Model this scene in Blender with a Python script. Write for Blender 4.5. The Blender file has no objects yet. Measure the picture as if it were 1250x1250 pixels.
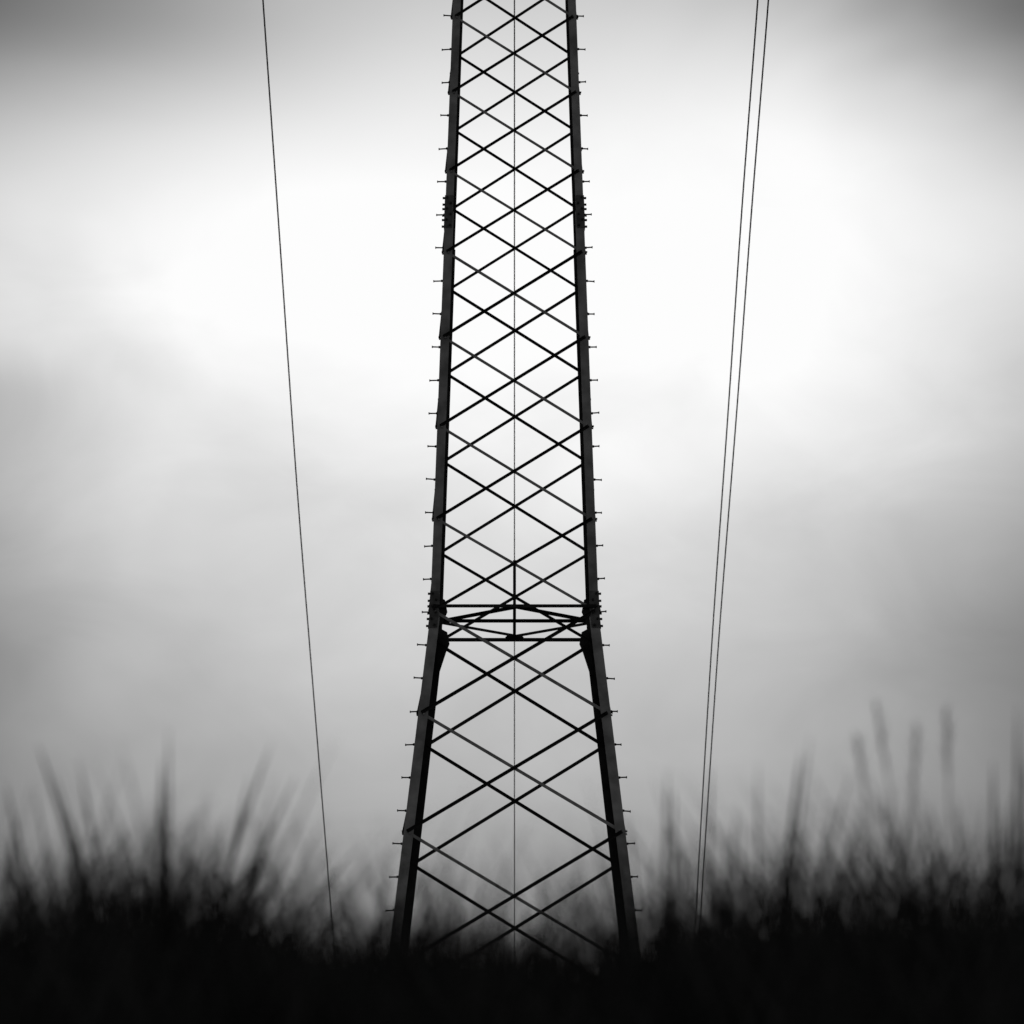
import bpy, math, random
from mathutils import Vector, noise
random.seed(7)
scene = bpy.context.scene
COL = scene.collection

# ------------------------------------------------------------------ helpers
def link(name, verts, faces, mat, parent=None, smooth=False):
    me = bpy.data.meshes.new(name)
    me.from_pydata([tuple(v) for v in verts], [], faces)
    me.update()
    if smooth:
        me.polygons.foreach_set('use_smooth', [True]*len(me.polygons))
    me.materials.append(mat)
    o = bpy.data.objects.new(name, me)
    COL.objects.link(o)
    if parent: o.parent = parent
    return o
def tag(o, label=None, cat=None, group=None, kind=None):
    if label: o['label'] = label
    if cat: o['category'] = cat
    if group: o['group'] = group
    if kind: o['kind'] = kind
    return o
class MB:
    def __init__(s): s.v = []; s.f = []
    def add(s, v, f):
        n = len(s.v); s.v += [Vector(q) for q in v]; s.f += [tuple(i+n for i in q) for q in f]
    def prism(s, A, B):
        n = len(A)
        f = [(i, (i+1) % n, n+(i+1) % n, n+i) for i in range(n)]
        f += [tuple(range(n-1, -1, -1)), tuple(range(n, 2*n))]
        s.add(list(A)+list(B), f)
    def loft(s, loops):
        n = len(loops[0]); v = []; f = []
        for L in loops: v += list(L)
        for k in range(len(loops)-1):
            for i in range(n):
                f.append((k*n+i, k*n+(i+1) % n, (k+1)*n+(i+1) % n, (k+1)*n+i))
        f.append(tuple(range(n-1, -1, -1)))
        f.append(tuple((len(loops)-1)*n+i for i in range(n)))
        s.add(v, f)
    def cyl(s, p, q, r, n=8, r2=None):
        p = Vector(p); q = Vector(q); d = (q-p).normalized()
        a = d.orthogonal().normalized(); b = d.cross(a)
        r2 = r if r2 is None else r2
        c = [(math.cos(2*math.pi*i/n), math.sin(2*math.pi*i/n)) for i in range(n)]
        s.prism([p+a*x*r+b*y*r for x, y in c], [q+a*x*r2+b*y*r2 for x, y in c])
    def angle(s, p, q, n, w, t, out=0.0, side=1, stand=-1, leg2=None):
        """L-section bar: one flange in the face, the other standing off it"""
        p = Vector(p); q = Vector(q); d = (q-p).normalized()
        n = (n - d*n.dot(d)).normalized(); u = d.cross(n)*side; m = n*stand
        base = n*out; w2 = leg2 or w
        prof = [(0, 0), (w, 0), (w, t), (t, t), (t, w2), (0, w2)]
        A = [p+base+u*(x-w/2)+m*y for x, y in prof]
        B = [q+base+u*(x-w/2)+m*y for x, y in prof]
        s.prism(A, B)
    def build(s, name, mat, parent=None, smooth=False):
        return link(name, s.v, s.f, mat, parent, smooth)

def mat_noise(name, c1, c2, scale, rough=0.6, metal=0.0, bump=0.0, detail=4, spec=0.5):
    m = bpy.data.materials.new(name); m.use_nodes = True
    nt = m.node_tree; b = nt.nodes['Principled BSDF']
    tc = nt.nodes.new('ShaderNodeTexCoord'); nz = nt.nodes.new('ShaderNodeTexNoise')
    nz.inputs['Scale'].default_value = scale; nz.inputs['Detail'].default_value = detail
    cr = nt.nodes.new('ShaderNodeValToRGB')
    cr.color_ramp.elements[0].position = 0.35; cr.color_ramp.elements[1].position = 0.68
    cr.color_ramp.elements[0].color = (c1, c1, c1, 1); cr.color_ramp.elements[1].color = (c2, c2, c2, 1)
    nt.links.new(tc.outputs['Object'], nz.inputs['Vector'])
    nt.links.new(nz.outputs['Fac'], cr.inputs['Fac'])
    nt.links.new(cr.outputs['Color'], b.inputs['Base Color'])
    b.inputs['Roughness'].default_value = rough; b.inputs['Metallic'].default_value = metal
    b.inputs['Specular IOR Level'].default_value = spec
    if bump:
        bp = nt.nodes.new('ShaderNodeBump'); bp.inputs['Strength'].default_value = bump
        bp.inputs['Distance'].default_value = 0.01
        nt.links.new(nz.outputs['Fac'], bp.inputs['Height']); nt.links.new(bp.outputs['Normal'], b.inputs['Normal'])
    return m
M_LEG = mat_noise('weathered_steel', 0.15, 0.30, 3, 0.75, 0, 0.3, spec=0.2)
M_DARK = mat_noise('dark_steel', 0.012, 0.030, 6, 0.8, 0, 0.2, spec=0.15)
M_MID = mat_noise('stained_steel', 0.06, 0.13, 6, 0.8, 0, 0.2, spec=0.15)
M_GREY = mat_noise('skylit_tone_steel', 0.18, 0.32, 6, 0.75, 0, 0.2, spec=0.25)  # paler base colour stands in for skylight caught on the brace flanges
M_BOLT = mat_noise('bolt_steel', 0.01, 0.03, 30, 0.7, spec=0.2)
M_WIRE = mat_noise('aluminium_wire', 0.03, 0.05, 3, 0.7, spec=0.2)
M_WIRE2 = mat_noise('pale_wire', 0.40, 0.50, 3, 0.7, spec=0.2)
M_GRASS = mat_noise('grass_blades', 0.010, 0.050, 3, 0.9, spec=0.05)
M_STRAW = mat_noise('dry_grass', 0.10, 0.20, 9, 0.9, spec=0.05)
M_SOIL = mat_noise('turf_soil', 0.012, 0.035, 2.5, 0.95, 0, 0.6, 8, spec=0.05)

# ------------------------------------------------------------------ camera
FPX = 5750.0; PITCH = math.atan((1934-625)/FPX)
CAMZ = 1.2
F_ = Vector((0, math.cos(PITCH), math.sin(PITCH))); U_ = Vector((0, -math.sin(PITCH), math.cos(PITCH))); R_ = Vector((1, 0, 0))
CP = Vector((0, 0, CAMZ))
def ray(px, py): return F_ + R_*((px-625)/FPX) + U_*((625-py)/FPX)
def at_y(px, py, Y):
    r = ray(px, py); return CP + r*(Y/r.y)
def at_x(px, py, X):
    r = ray(px, py); return CP + r*(X/r.x)
DIST = 82.0
cam = bpy.data.cameras.new('camera'); co = bpy.data.objects.new('camera', cam); COL.objects.link(co)
co.location = CP; co.rotation_euler = (math.pi/2+PITCH, 0, 0)
cam.sensor_width = 36; cam.lens = FPX/1250*36
cam.clip_start = 0.1; cam.clip_end = 8000
cam.dof.use_dof = True; cam.dof.focus_distance = 86; cam.dof.aperture_fstop = 3.3
scene.camera = co

# ------------------------------------------------------------------ terrain
PR = [(-200, -1), (-50, 0), (0, 0), (4, .35), (9, 1.78), (13, 2.54), (18, 2.95), (30, 3.9), (60, 6.7), (78, 8.6), (88, 9.0), (100, 8.6), (140, 2), (250, -15), (600, -30), (4000, -60)]
def prof(y):
    for i in range(len(PR)-1):
        if PR[i][0] <= y <= PR[i+1][0]:
            x0, y0 = PR[i]; x1, y1 = PR[i+1]
            s0 = (PR[i+1][1]-PR[i-1][1])/(PR[i+1][0]-PR[i-1][0]) if i > 0 else 0
            s1 = (PR[i+2][1]-PR[i][1])/(PR[i+2][0]-PR[i][0]) if i+2 < len(PR) else 0
            h = x1-x0; t = (y-x0)/h
            return (2*t**3-3*t**2+1)*y0+(t**3-2*t**2+t)*h*s0+(-2*t**3+3*t**2)*y1+(t**3-t**2)*h*s1
    return PR[0][1] if y < PR[0][0] else PR[-1][1]
def gz(x, y):
    return prof(y) + 0.05*noise.noise(Vector((x*.35, y*.35, 0))) + 0.03*noise.noise(Vector((x*1.7, y*1.7, 3)))
ys = [-150, -80, -40, -20, -10] + [-5+i*.5 for i in range(60)] + [25+i*2.5 for i in range(34)] + [115, 130, 150, 180, 220, 280, 360, 500, 700, 1000, 1600, 2500, 3900]
xs_half = [i*.5 for i in range(1, 25)] + [13, 15, 17, 20, 24, 30, 38, 50, 70, 100, 150, 250, 400, 700, 1200, 2500]
xs = [-x for x in reversed(xs_half)] + [0] + xs_half
V = [(x, y, gz(x, y)) for y in ys for x in xs]; n = len(xs)
Fc = [(j*n+i, j*n+i+1, (j+1)*n+i+1, (j+1)*n+i) for j in range(len(ys)-1) for i in range(n-1)]
tag(link('ground', V, Fc, M_SOIL, smooth=True), kind='structure')

# ------------------------------------------------------------------ lattice tower
CX = at_y(628, 625, DIST).x
def solve(py, half):
    a = 2.0
    for _ in range(30):
        p = at_y(628-half, py, DIST-a); a = CX-p.x
    return p.z, a
zk, ak = solve(752, 103.0)
zt, a_t = solve(0, 75.0)
zb, ab = solve(1120, 148.0)
def half(z):
    if z >= zk: return ak + (a_t-ak)*(z-zk)/(zt-zk)
    return ak + (ab-ak)*(z-zk)/(zb-zk)
def z_at(py):
    z = zk
    for _ in range(30): z = at_y(628, py, DIST-half(z)).z
    return z
node_px = [1185, 1015, 870, 745, 633, 520, 411, 307, 208, 112, 20, -70, -155]
NZ = [z_at(p) for p in node_px]
ZTOP = z_at(-175); ZBASE = min(gz(sx*2.6+CX, DIST+sy*2.6) for sx in (-1, 1) for sy in (-1, 1)) - 0.4
ZSP = z_at(258)
tower = bpy.data.objects.new('lattice_tower', None); COL.objects.link(tower)
BASE = Vector((CX, DIST, gz(CX, DIST)))
tower.location = BASE
tag(tower, 'tall dark steel lattice tower with crossed braces, rising from the grass in the middle', 'electricity pylon')
def L(p): return Vector(p) - BASE            # world -> tower space
def T(x, y, z): return L((CX+x, DIST+y, z))
def tb(mb, name, mat, parent=tower): return mb.build(name, mat, parent)

LT = 0.016
for sx in (-1, 1):
    for sy in (-1, 1):
        mb = MB(); loops = []
        for z, w in [(ZBASE, .172), (zk-.02, .172), (zk, .155), (ZSP-.01, .155), (ZSP, .142), (ZTOP, .142)]:
            a = half(z)
            pr = [(0, 0), (w, 0), (w, LT), (LT, LT), (LT, w), (0, w)]
            loops.append([T(sx*(a-x), sy*(a-y), z) for x, y in pr])
        mb.loft(loops)
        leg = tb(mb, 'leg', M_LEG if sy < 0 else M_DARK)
        # splices
        for zc, hh, w in ((z_at(745)+.02, .33, .16), (ZSP, .30, .148)):
            mb = MB(); loops = []
            for z in (zc-hh, (zk if zc-hh < zk < zc+hh else zc), zc+hh):
                a = half(z)+.014
                ww = w
                pr = [(0, 0), (ww, 0), (ww, .012), (.012, .012), (.012, ww), (0, ww)]
                loops.append([T(sx*(a-x), sy*(a-y), z) for x, y in pr])
            mb.loft(loops)
            sp = tb(mb, 'splice_plate', M_MID)
            for i in range(6):
                z = zc-hh*.86+i*hh*1.72/5
                a = half(z)+.014
                b = MB(); x = a-(.045 if i % 2 else .11)
                b.cyl(T(sx*x, sy*(a-.002), z), T(sx*x, sy*(a+.024), z), .021, 6)
                b.build('bolt', M_BOLT, sp)
                b = MB(); y = a-(.045 if i % 2 else .11)
                b.cyl(T(sx*(a-.002), sy*y, z), T(sx*(a+.040), sy*y, z), .021, 6)
                b.build('bolt', M_BOLT, sp)

faces = [(Vector((0, -1, 0)), Vector((1, 0, 0)), 'f'), (Vector((0, 1, 0)), Vector((1, 0, 0)), 'r'),
         (Vector((-1, 0, 0)), Vector((0, 1, 0)), 'l'), (Vector((1, 0, 0)), Vector((0, 1, 0)), 's')]
def FP(nv, uv, s, z, inset=0.0):
    a = half(z)
    return L(Vector((CX, DIST, z)) + nv*a + uv*(s*(a-inset)))
def nodebolt(mb, p, nv, o=.02, r=.017):
    mb.cyl(p+nv*(o-.012), p+nv*(o+.018), r, 6)
for nv, uv, kind in faces:
    for k in range(len(NZ)-1):
        z0, z1 = NZ[k], NZ[k+1]
        w = .057 if k < 3 else (.050 if k < 7 else .045)
        t = .006
        e = .055
        mb = MB(); p = FP(nv, uv, -1, z0, e); q = FP(nv, uv, 1, z1, e)
        if kind == 'l': mb.angle(p, q, nv, w, t, out=.004, side=1, stand=1, leg2=.032)
        elif kind == 's': mb.angle(p, q, nv, w, t, out=.008, side=1, stand=-1, leg2=.006+.001)
        else: mb.angle(p, q, nv, w, t, out=.004, side=1, stand=1, leg2=w*.8)
        nodebolt(mb, p+(q-p)*.008, nv); nodebolt(mb, q+(p-q)*.008, nv)
        nodebolt(mb, p+(q-p)*.5, nv)
        tb(mb, 'diagonal_brace', M_DARK)
        mb = MB(); p = FP(nv, uv, 1, z0, e); q = FP(nv, uv, -1, z1, e)
        mb.angle(p, q, nv, w*(.88 if kind == 'f' else 1), t, out=-LT-.004, side=1, stand=-1, leg2=w*.75)
        nodebolt(mb, p+(q-p)*.012, nv, .010); nodebolt(mb, q+(p-q)*.012, nv, .010)
        tb(mb, 'diagonal_brace', M_GREY if kind == 'f' else M_DARK)  # front-face falling diagonals: skylight painted in as a lighter steel tone
    # horizontal at the kink
    zh = z_at(740)
    mb = MB(); p = FP(nv, uv, -1, zh, .04); q = FP(nv, uv, 1, zh, .04)
    mb.angle(p, q, nv, .058, .008, out=.032, side=1, stand=-1 if kind != 'r' else 1)
    tb(mb, 'horizontal_brace', M_DARK)
    # gussets below the kink
    for s in (-1, 1):
        mb = MB(); pts = []
        for dz, ins in ((.20, .10), (.12, .25), (-.10, .30), (-.24, .25), (-.66, .16), (-.66, .10)):
            z = zh+dz; a = half(z)
            pts.append(Vector((CX, DIST, z)) + uv*(s*(a-ins)) + nv*a)
        o1, o2 = -LT-.016, -LT-.026
        mb.prism([L(q+nv*o1) for q in pts], [L(q+nv*o2) for q in pts])
        tb(mb, 'gusset_plate', M_DARK)
# plan bracing at the kink
zh = z_at(740)-.005; a = half(zh)-.03; zp = zh+.03
mids = [(0, -a, zp), (a, 0, zp+.02), (0, a, zp+.05), (-a, 0, zp+.02)]
for i in range(4):
    x0, y0, za_ = mids[i]; x1, y1, zb_ = mids[(i+1) % 4]
    mb = MB(); mb.angle(T(x0, y0, za_), T(x1, y1, zb_), Vector((0, 0, 1)), .072, .007, out=-.012*(i % 2), leg2=.05)
    tb(mb, 'plan_brace', M_DARK)
mb = MB(); mb.angle(T(-a, 0, zp+.03), T(a, 0, zp+.03), Vector((0, 0, 1)), .055, .008, out=.01, leg2=.055); tb(mb, 'cross_beam', M_DARK)
mb = MB(); mb.angle(T(0, -a, zp), T(0, a, zp), Vector((0, 0, 1)), .055, .006, out=.03); tb(mb, 'cross_beam', M_DARK)
# plate where the plan braces meet at the rear
mb = MB(); y = half(zh)-.02
pr = [(-.13, .07), (-.17, .03), (-.09, -.03), (.09, -.03), (.17, .03), (.13, .07)]
mb.prism([T(x, y, zh+z) for x, z in pr], [T(x, y-.01, zh+z) for x, z in pr])
tb(mb, 'centre_plate', M_DARK)
# centre post from the first crossing above the kink
zc = z_at(683)
mb = MB(); p = L((CX, DIST-half(zc)+.045, zc)); q = L((CX, DIST-half(zh)+.045, zh+.0))
mb.angle(q, p, Vector((0, -1, 0)), .052, .006); tb(mb, 'centre_post', M_DARK)
# step bolts up both front legs
steps = [18+40.45*i for i in range(-4, 28)]
for i, py in enumerate(steps):
    z = z_at(py)
    for s in (-1, 1):
        mb = MB(); a = half(z); y = -(a-.07)
        ln = (.148 if s < 0 else .122) + random.uniform(-.014, .012); dz = random.uniform(-.014, .014)
        mb.cyl(T(s*(a-.03), y, z), T(s*(a+ln), y, z+dz), .0125, 7)
        mb.cyl(T(s*(a+ln-.004), y, z+dz), T(s*(a+ln+.014), y, z+dz), .021, 8)
        mb.cyl(T(s*(a-.002), y, z), T(s*(a+.030), y, z), .022, 6)
        tb(mb, 'step_bolt', M_BOLT)

# ------------------------------------------------------------------ conductors
def wire(name, pts, r, mat, label, group=None):
    mb = MB(); loops = []; n = 6; P = []
    for i in range(len(pts)-1):
        p0 = pts[max(i-1, 0)]; p1 = pts[i]; p2 = pts[i+1]; p3 = pts[min(i+2, len(pts)-1)]
        for k in range(12):
            t = k/12
            P.append(.5*((2*p1)+(p2-p0)*t+(2*p0-5*p1+4*p2-p3)*t*t+(3*p1-p0-3*p2+p3)*t**3))
    P.append(pts[-1]); org = P[0].copy()
    for i, p in enumerate(P):
        d = (P[min(i+1, len(P)-1)]-P[max(i-1, 0)]).normalized()
        a = d.cross(Vector((1, 0, 0))).normalized(); b = Vector((1, 0, 0))
        loops.append([p-org+a*math.cos(2*math.pi*k/n)*r+b*math.sin(2*math.pi*k/n)*r for k in range(n)])
    mb.loft(loops); o = mb.build(name, mat); o.location = org
    tag(o, label, 'power line', group); return o
def xw(pxs, X): return [at_x(px, py, X) for px, py in pxs]
wire('power_line', xw([(311.5, -130), (321, 0), (342, 300), (363, 600), (383, 850), (404, 1110), (411, 1200)], -6.0), .0215, M_WIRE,
     'single dark power line left of the tower, slanting down to the grass')
wire('power_line', xw([(934, -130), (925, 0), (906, 250), (889, 500), (868, 800), (850, 1105), (845, 1200)], 5.8), .0215, M_WIRE,
     'inner of the two close power lines right of the tower')
wire('power_line', xw([(947, -130), (938, 0), (918, 250), (899.5, 500), (876, 800), (856, 1105), (850, 1200)], 6.1), .0215, M_WIRE,
     'outer of the two close power lines right of the tower')
cw = []
for py, Y in ((-150, 106), (0, 112), (300, 121), (600, 131), (900, 142), (1110, 151), (1200, 155)):
    cw.append(at_y(628, py, Y))
wire('power_line', cw, .019, M_WIRE2, 'thin pale wire running straight down behind the middle of the tower')

# ------------------------------------------------------------------ grass
def blade(v, f, root, h, lean, az, w, curl, segs=5, wa=None):
    d = Vector((math.cos(az), math.sin(az), 0))
    wa = random.uniform(0, math.pi) if wa is None else wa
    s = Vector((math.cos(wa), math.sin(wa), 0))
    n0 = len(v)
    for k in range(segs+1):
        t = k/segs
        p = root + Vector((0, 0, h*(t-.18*curl*t*t))) + d*(h*(lean*t+curl*t*t))
        ww = w*(1-t)**.6*(.75+.5*min(t*3, 1)) if k < segs else 0
        v.append(p-s*ww*.5); v.append(p+s*ww*.5)
    for k in range(segs):
        f.append((n0+2*k, n0+2*k+1, n0+2*k+3, n0+2*k+2))
def hfield(x, y):
    X = x*13/max(y, 6)
    b = .47
    b += .11*math.exp(-((X+1.15)/.55)**2)
    b += .11*math.exp(-((X-.95)/.65)**2)
    b += .075*math.exp(-((X+.12)/.40)**2)
    if abs(X) > 1.7: b += .10
    b += .09*noise.noise(Vector((x*2.1, y*1.2, 5))) + .06*noise.noise(Vector((x*6, y*2, 9)))
    return b
v = []; f = []
def clump(x, y, cnt, spread, hs=1.0, wmin=.004, wmax=.009):
    H = hfield(x, y)*hs; ca = random.uniform(0, 2*math.pi)
    for _ in range(cnt):
        bx = x+random.gauss(0, spread); by = y+random.gauss(0, spread)
        h = H*random.uniform(.5, 1.0)
        if random.random() < .18: h *= random.uniform(1.1, 1.55)
        blade(v, f, Vector((bx, by, gz(bx, by)-.02)), h, random.uniform(.02, .38), ca+random.gauss(0, .9),
              random.uniform(wmin, wmax), random.uniform(0, .35), 4)
for _ in range(1450): clump(random.uniform(-2.8, 2.8), random.uniform(10.5, 16), 22, .055)
for _ in range(350): clump(random.uniform(-3.2, 3.2), random.uniform(4, 10.5), 18, .07, .8)
for _ in range(450): clump(random.choice((-1, 1))*random.uniform(2.8, 9), random.uniform(8, 17), 20, .08)
for _ in range(400): clump(random.uniform(-14, 14), random.uniform(18, 96), 18, .2, .8, .01, .02)
# taller loose blades fanning out of the bank, thickest left and right of the tower
for _ in range(230):
    x = random.choice((random.gauss(-1.15, .28), random.gauss(-1.1, .4), random.gauss(.85, .30), random.gauss(1.15, .3), random.uniform(-3.2, 3.2)))
    y = random.uniform(9.8, 15)
    sp = random.uniform(.02, .05); fan = random.choice((0, math.pi))
    top = random.uniform(.60, .98)
    if -.45 < x*13/y < .28: top *= .76
    for _ in range(random.randint(5, 11)):
        bx = x+random.gauss(0, sp); by = y+random.gauss(0, sp)
        blade(v, f, Vector((bx, by, gz(bx, by)-.02)), top*random.uniform(.65, 1), random.uniform(-.05, .45),
              random.choice((fan, fan, fan+math.pi))+random.gauss(0, .5), random.uniform(.006, .013), random.uniform(.0, .35), 7, random.uniform(-.6, .6))
tag(link('grass', v, f, M_GRASS), kind='stuff')

def tall(name, spec, label, group=None, cat='grass'):
    v = []; f = []; org = None
    for (x0, y0, x1, y1, bow, w, Y) in spec:
        a = at_y(x0, y0, Y); b = at_y(x1, y1, Y+random.uniform(-.15, .15))
        root = Vector((a.x-(b.x-a.x)*.25, Y, 0)); root.z = gz(root.x, Y)-.03
        if org is None: org = root.copy()
        n0 = len(v); S = 12; dx = b.x-root.x
        wa = random.uniform(-.5, .5)
        s = Vector((math.cos(wa), math.sin(wa), 0))
        for k in range(S+1):
            t = k/S
            p = root.lerp(b, t); p.x = root.x + dx*(t*(1-bow)+bow*t*t)
            ww = 1.55*w*(1-t)**.45 if k < S else .0006
            v += [p-org-s*ww*.5, p-org+s*ww*.5]
        for k in range(S): f.append((n0+2*k, n0+2*k+1, n0+2*k+3, n0+2*k+2))
    xs_ = [(s_[0]-625)/FPX*s_[6] for s_ in spec]
    for _ in range(45*len(spec)):
        x = random.choice(xs_)+random.gauss(0, .07); y = spec[0][6]+random.gauss(0, .12)
        r = Vector((x, y, gz(x, y)-.02))
        blade(v, f, r-org, random.uniform(.35, .8), random.uniform(.02, .3), random.uniform(0, 6.28), random.uniform(.004, .009), random.uniform(0, .3), 5)
    o = link(name, v, f, M_GRASS); o.location = org
    tag(o, label, cat, group); return o
tall('grass_tuft', [(130, 1130, 45, 905, .45, .017, 13), (115, 1100, 85, 985, .3, .014, 13), (60, 1100, 5, 950, .4, .015, 13.2), (90, 1110, 40, 960, .4, .012, 13), (150, 1120, 95, 925, .3, .013, 13), (140, 1120, 65, 940, .4, .015, 13), (30, 1110, 10, 985, .3, .015, 13)],
     'tuft of long blades arching up to the left, at the far left of the grass')
tall('grass_tuft', [(195, 1130, 198, 925, 0, .022, 12.6), (205, 1120, 206, 885, 0, .011, 12.6), (190, 1120, 180, 1000, .2, .015, 12.6), (215, 1110, 235, 990, .3, .012, 12.6), (200, 1110, 205, 970, .1, .014, 12.6)],
     'narrow upright tuft of grass with dark vertical blades left of the tower')
tall('grass_tuft', [(240, 1110, 332, 905, .4, .015, 13.4), (255, 1110, 362, 945, .4, .014, 13.4), (235, 1120, 300, 985, .3, .016, 13.4), (300, 1110, 405, 1030, .3, .012, 13.4), (270, 1120, 330, 1010, .3, .014, 13.4), (250, 1120, 305, 945, .35, .013, 13.4), (225, 1120, 275, 1000, .3, .014, 13.4)],
     'tuft of long blades arching up to the right, between the upright tuft and the tower')
tall('grass_tuft', [(808, 1110, 815, 935, .1, .014, 13.2), (825, 1110, 822, 960, .1, .012, 13.2), (860, 1110, 868, 930, .1, .012, 13.2), (795, 1110, 765, 990, .2, .010, 13.2), (880, 1110, 900, 980, .2, .010, 13.2), (818, 1110, 812, 1000, .1, .016, 13.2)],
     'tuft of upright blades just right of the tower, in front of the paired lines')
tall('grass_tuft', [(940, 1110, 978, 915, .2, .019, 13), (925, 1110, 925, 930, .1, .010, 13), (950, 1110, 990, 895, .3, .010, 13), (965, 1100, 1040, 940, .3, .010, 13), (975, 1100, 1050, 1000, .3, .012, 13), (910, 1110, 905, 990, .1, .010, 13), (945, 1110, 970, 985, .2, .016, 13)],
     'tuft with one thick dark blade leaning right, right of the paired lines')
tall('grass_tuft', [(1235, 1110, 1242, 860, .1, .012, 13.4), (1215, 1110, 1212, 925, .1, .016, 13.4), (1190, 1110, 1165, 980, .2, .012, 13.4), (1245, 1110, 1252, 920, .1, .016, 13.4), (1150, 1120, 1140, 990, .1, .012, 13.4), (1225, 1110, 1222, 980, .1, .016, 13.4), (1110, 1110, 1075, 960, .2, .010, 13.4)],
     'tall tuft of grass at the far right edge')

def stalk(x0, x1, y1, head_px, Y, label):
    b = at_y(x1, y1, Y); rx = (x0-625)/FPX*Y
    root = Vector((rx, Y, gz(rx, Y)-.03))
    e = bpy.data.objects.new('grass_stalk', None); COL.objects.link(e); e.location = root
    tag(e, label, 'grass stalk')
    def P(t):
        p = root.lerp(b, t)-root; p.x = (b.x-root.x)*(.6*t+.4*t*t); return p
    loops = []
    for k in range(11):
        t = k/10; r = .0044*(1-.5*t); c = P(t)
        loops.append([c+Vector((math.cos(q)*r, math.sin(q)*r, 0)) for q in (0, 2.09, 4.19)])
    mb = MB(); mb.loft(loops); mb.build('stem', M_STRAW, e)
    mb = MB(); hl = head_px/FPX*Y; tot = (b-root).length; t0 = 1-hl/tot
    for k in range(26):
        t = t0+(1-t0)*k/25; c = P(t); env = math.sin(math.pi*min(1, (k+3)/31))
        q = random.uniform(0, 6.28); d = Vector((math.cos(q)*.55, math.sin(q)*.55, 1)).normalized()
        mb.cyl(c, c+d*.034*(.3+env), .0016*(.3+env), 5, .0005)
    mb.build('seed_head', M_STRAW, e)
stalk(1130, 1068, 858, 90, 13.1, 'leaning stalk with a seed head, leftmost of the tall seeding stalks at right')
stalk(1105, 1119, 885, 95, 12.8, 'upright stalk with a seed head, second of the seeding stalks from the right')
stalk(1165, 1155, 865, 90, 13.3, 'upright stalk with a seed head, nearest the tuft at the right edge')
stalk(1095, 1046, 900, 65, 12.9, 'short thin stalk with a small seed head, lowest of the seeding stalks')

# ------------------------------------------------------------------ sky and light
w = bpy.data.worlds.new('World'); scene.world = w; w.use_nodes = True
nt = w.node_tree; N = nt.nodes; K = nt.links
for x in list(N): N.remove(x)
def MATH(op, a, b=None, c=None, clamp=False):
    m = N.new('ShaderNodeMath'); m.operation = op; m.use_clamp = clamp
    for i, q in enumerate((a, b, c)):
        if q is None: continue
        if isinstance(q, (int, float)): m.inputs[i].default_value = q
        else: K.new(q, m.inputs[i])
    return m.outputs[0]
tc = N.new('ShaderNodeTexCoord'); sep = N.new('ShaderNodeSeparateXYZ'); K.new(tc.outputs['Generated'], sep.inputs[0])
az = MATH('ARCTAN2', sep.outputs[0], sep.outputs[1])
el = MATH('ARCSINE', sep.outputs[2])
def cloud(scale, zs, off, detail=4, rough=.5, rot=0.0):
    mp = N.new('ShaderNodeMapping'); mp.inputs['Scale'].default_value = (1, 1, zs); mp.inputs['Location'].default_value = off
    mp.inputs['Rotation'].default_value = (0, rot, 0)
    K.new(tc.outputs['Generated'], mp.inputs[0])
    nz = N.new('ShaderNodeTexNoise'); nz.inputs['Scale'].default_value = scale; nz.inputs['Detail'].default_value = detail
    nz.inputs['Roughness'].default_value = rough; nz.inputs['Distortion'].default_value = .6
    K.new(mp.outputs[0], nz.inputs['Vector'])
    return MATH('SUBTRACT', nz.outputs['Fac'], .5)
c1 = cloud(9, 1.8, (.3, .1, .7), 3, .5, .35); c2 = cloud(22, 1.7, (1.3, .4, .2), 6, .55, .45)
elw = MATH('ADD', el, MATH('ADD', MATH('MULTIPLY', c1, .028), MATH('MULTIPLY', c2, .010)))
def e_of(py): return PITCH + math.atan((625-py)/FPX)
e0 = e_of(2400); e1 = e_of(-2500)
fac = MATH('DIVIDE', MATH('SUBTRACT', elw, e0), e1-e0, clamp=True)
def ramp(pts):
    cr = N.new('ShaderNodeValToRGB'); cr.color_ramp.interpolation = 'B_SPLINE'
    els = cr.color_ramp.elements
    for i, (py, s) in enumerate(pts):
        pos = (e_of(py)-e0)/(e1-e0)
        if i < 2: el_ = els[i]; el_.position = pos
        else: el_ = els.new(pos)
        el_.color = (s, s, s, 1)
    K.new(fac, cr.inputs[0]); return cr.outputs[0]
core = ramp([(2400, .50), (1934, .52), (1250, .54), (1100, .61), (1000, .68), (880, .735), (760, .785), (660, .85), (570, .94), (490, .985), (400, 1.0), (280, .99), (180, .96), (90, .89), (0, .81), (-120, .70), (-500, .58), (-2500, .62)])
side = ramp([(2400, .05), (1250, .14), (1000, .18), (800, .18), (650, .18), (530, .20), (430, .17), (300, .10), (200, .13), (100, .21), (0, .29), (-150, .20), (-600, .05)])
azw = MATH('ADD', az, MATH('MULTIPLY', c1, .04))
aa = MATH('DIVIDE', MATH('ABSOLUTE', azw), .108)
fall = MATH('MULTIPLY', MATH('POWER', MATH('MINIMUM', aa, 1.45), 2.4), side)
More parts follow.
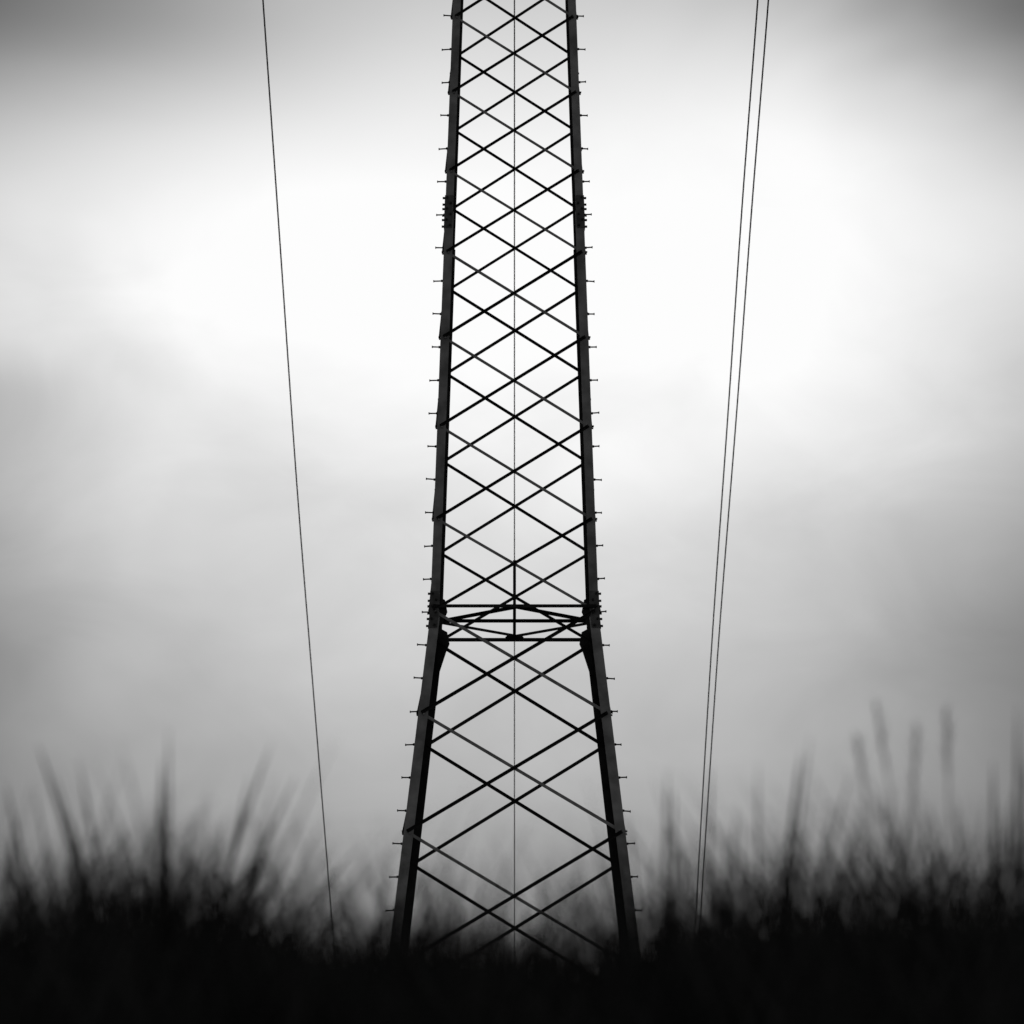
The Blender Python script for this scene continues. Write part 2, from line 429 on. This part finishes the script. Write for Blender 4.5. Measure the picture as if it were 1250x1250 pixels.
S = MATH('SUBTRACT', core, fall)
def bank(px, py, rx, ry, amt):
    """a darker or lighter cloud mass in one part of the sky"""
    a0 = math.atan((px-625)/FPX/math.cos(PITCH)); b0 = e_of(py)
    dx = MATH('DIVIDE', MATH('SUBTRACT', azw, a0), rx/FPX); dy = MATH('DIVIDE', MATH('SUBTRACT', elw, b0), ry/FPX)
    r2 = MATH('ADD', MATH('MULTIPLY', dx, dx), MATH('MULTIPLY', dy, dy))
    return MATH('MULTIPLY', MATH('EXPONENT', MATH('MULTIPLY', r2, -1.0)), amt)
for b in ((130, 40, 290, 120, -.11), (10, 500, 200, 70, -.05), (1230, 830, 200, 90, -.05), (1020, 130, 190, 110, .06), (1250, 20, 170, 130, -.07), (300, 330, 280, 140, .05), (960, 370, 230, 150, .04)):
    S = MATH('ADD', S, bank(*b))
S = MATH('ADD', S, MATH('MULTIPLY', c1, .08))
S = MATH('ADD', S, MATH('MULTIPLY', c2, .08))
S = MATH('MINIMUM', MATH('MAXIMUM', S, .40), .985)
lin = MATH('POWER', S, 2.25)
sky = N.new('ShaderNodeTexSky'); sky.sky_type = 'NISHITA'; sky.sun_disc = False
sky.sun_elevation = math.radians(28); sky.sun_rotation = math.radians(0)
bw = N.new('ShaderNodeRGBToBW'); K.new(sky.outputs[0], bw.inputs[0])
tot = MATH('ADD', lin, MATH('MULTIPLY', MATH('MINIMUM', bw.outputs[0], 4.0), .004))
bg = N.new('ShaderNodeBackground'); K.new(tot, bg.inputs[0]); bg.inputs[1].default_value = 1.0
out = N.new('ShaderNodeOutputWorld'); K.new(bg.outputs[0], out.inputs[0])
sl = bpy.data.lights.new('sun', 'SUN'); sl.energy = .5; sl.angle = math.radians(15)
so = bpy.data.objects.new('sun', sl); COL.objects.link(so)
so.rotation_euler = Vector((0, -math.cos(math.radians(28)), -math.sin(math.radians(28)))).to_track_quat('-Z', 'Y').to_euler()
scene.view_settings.view_transform = 'Standard'; scene.view_settings.look = 'None'; scene.view_settings.exposure = 0
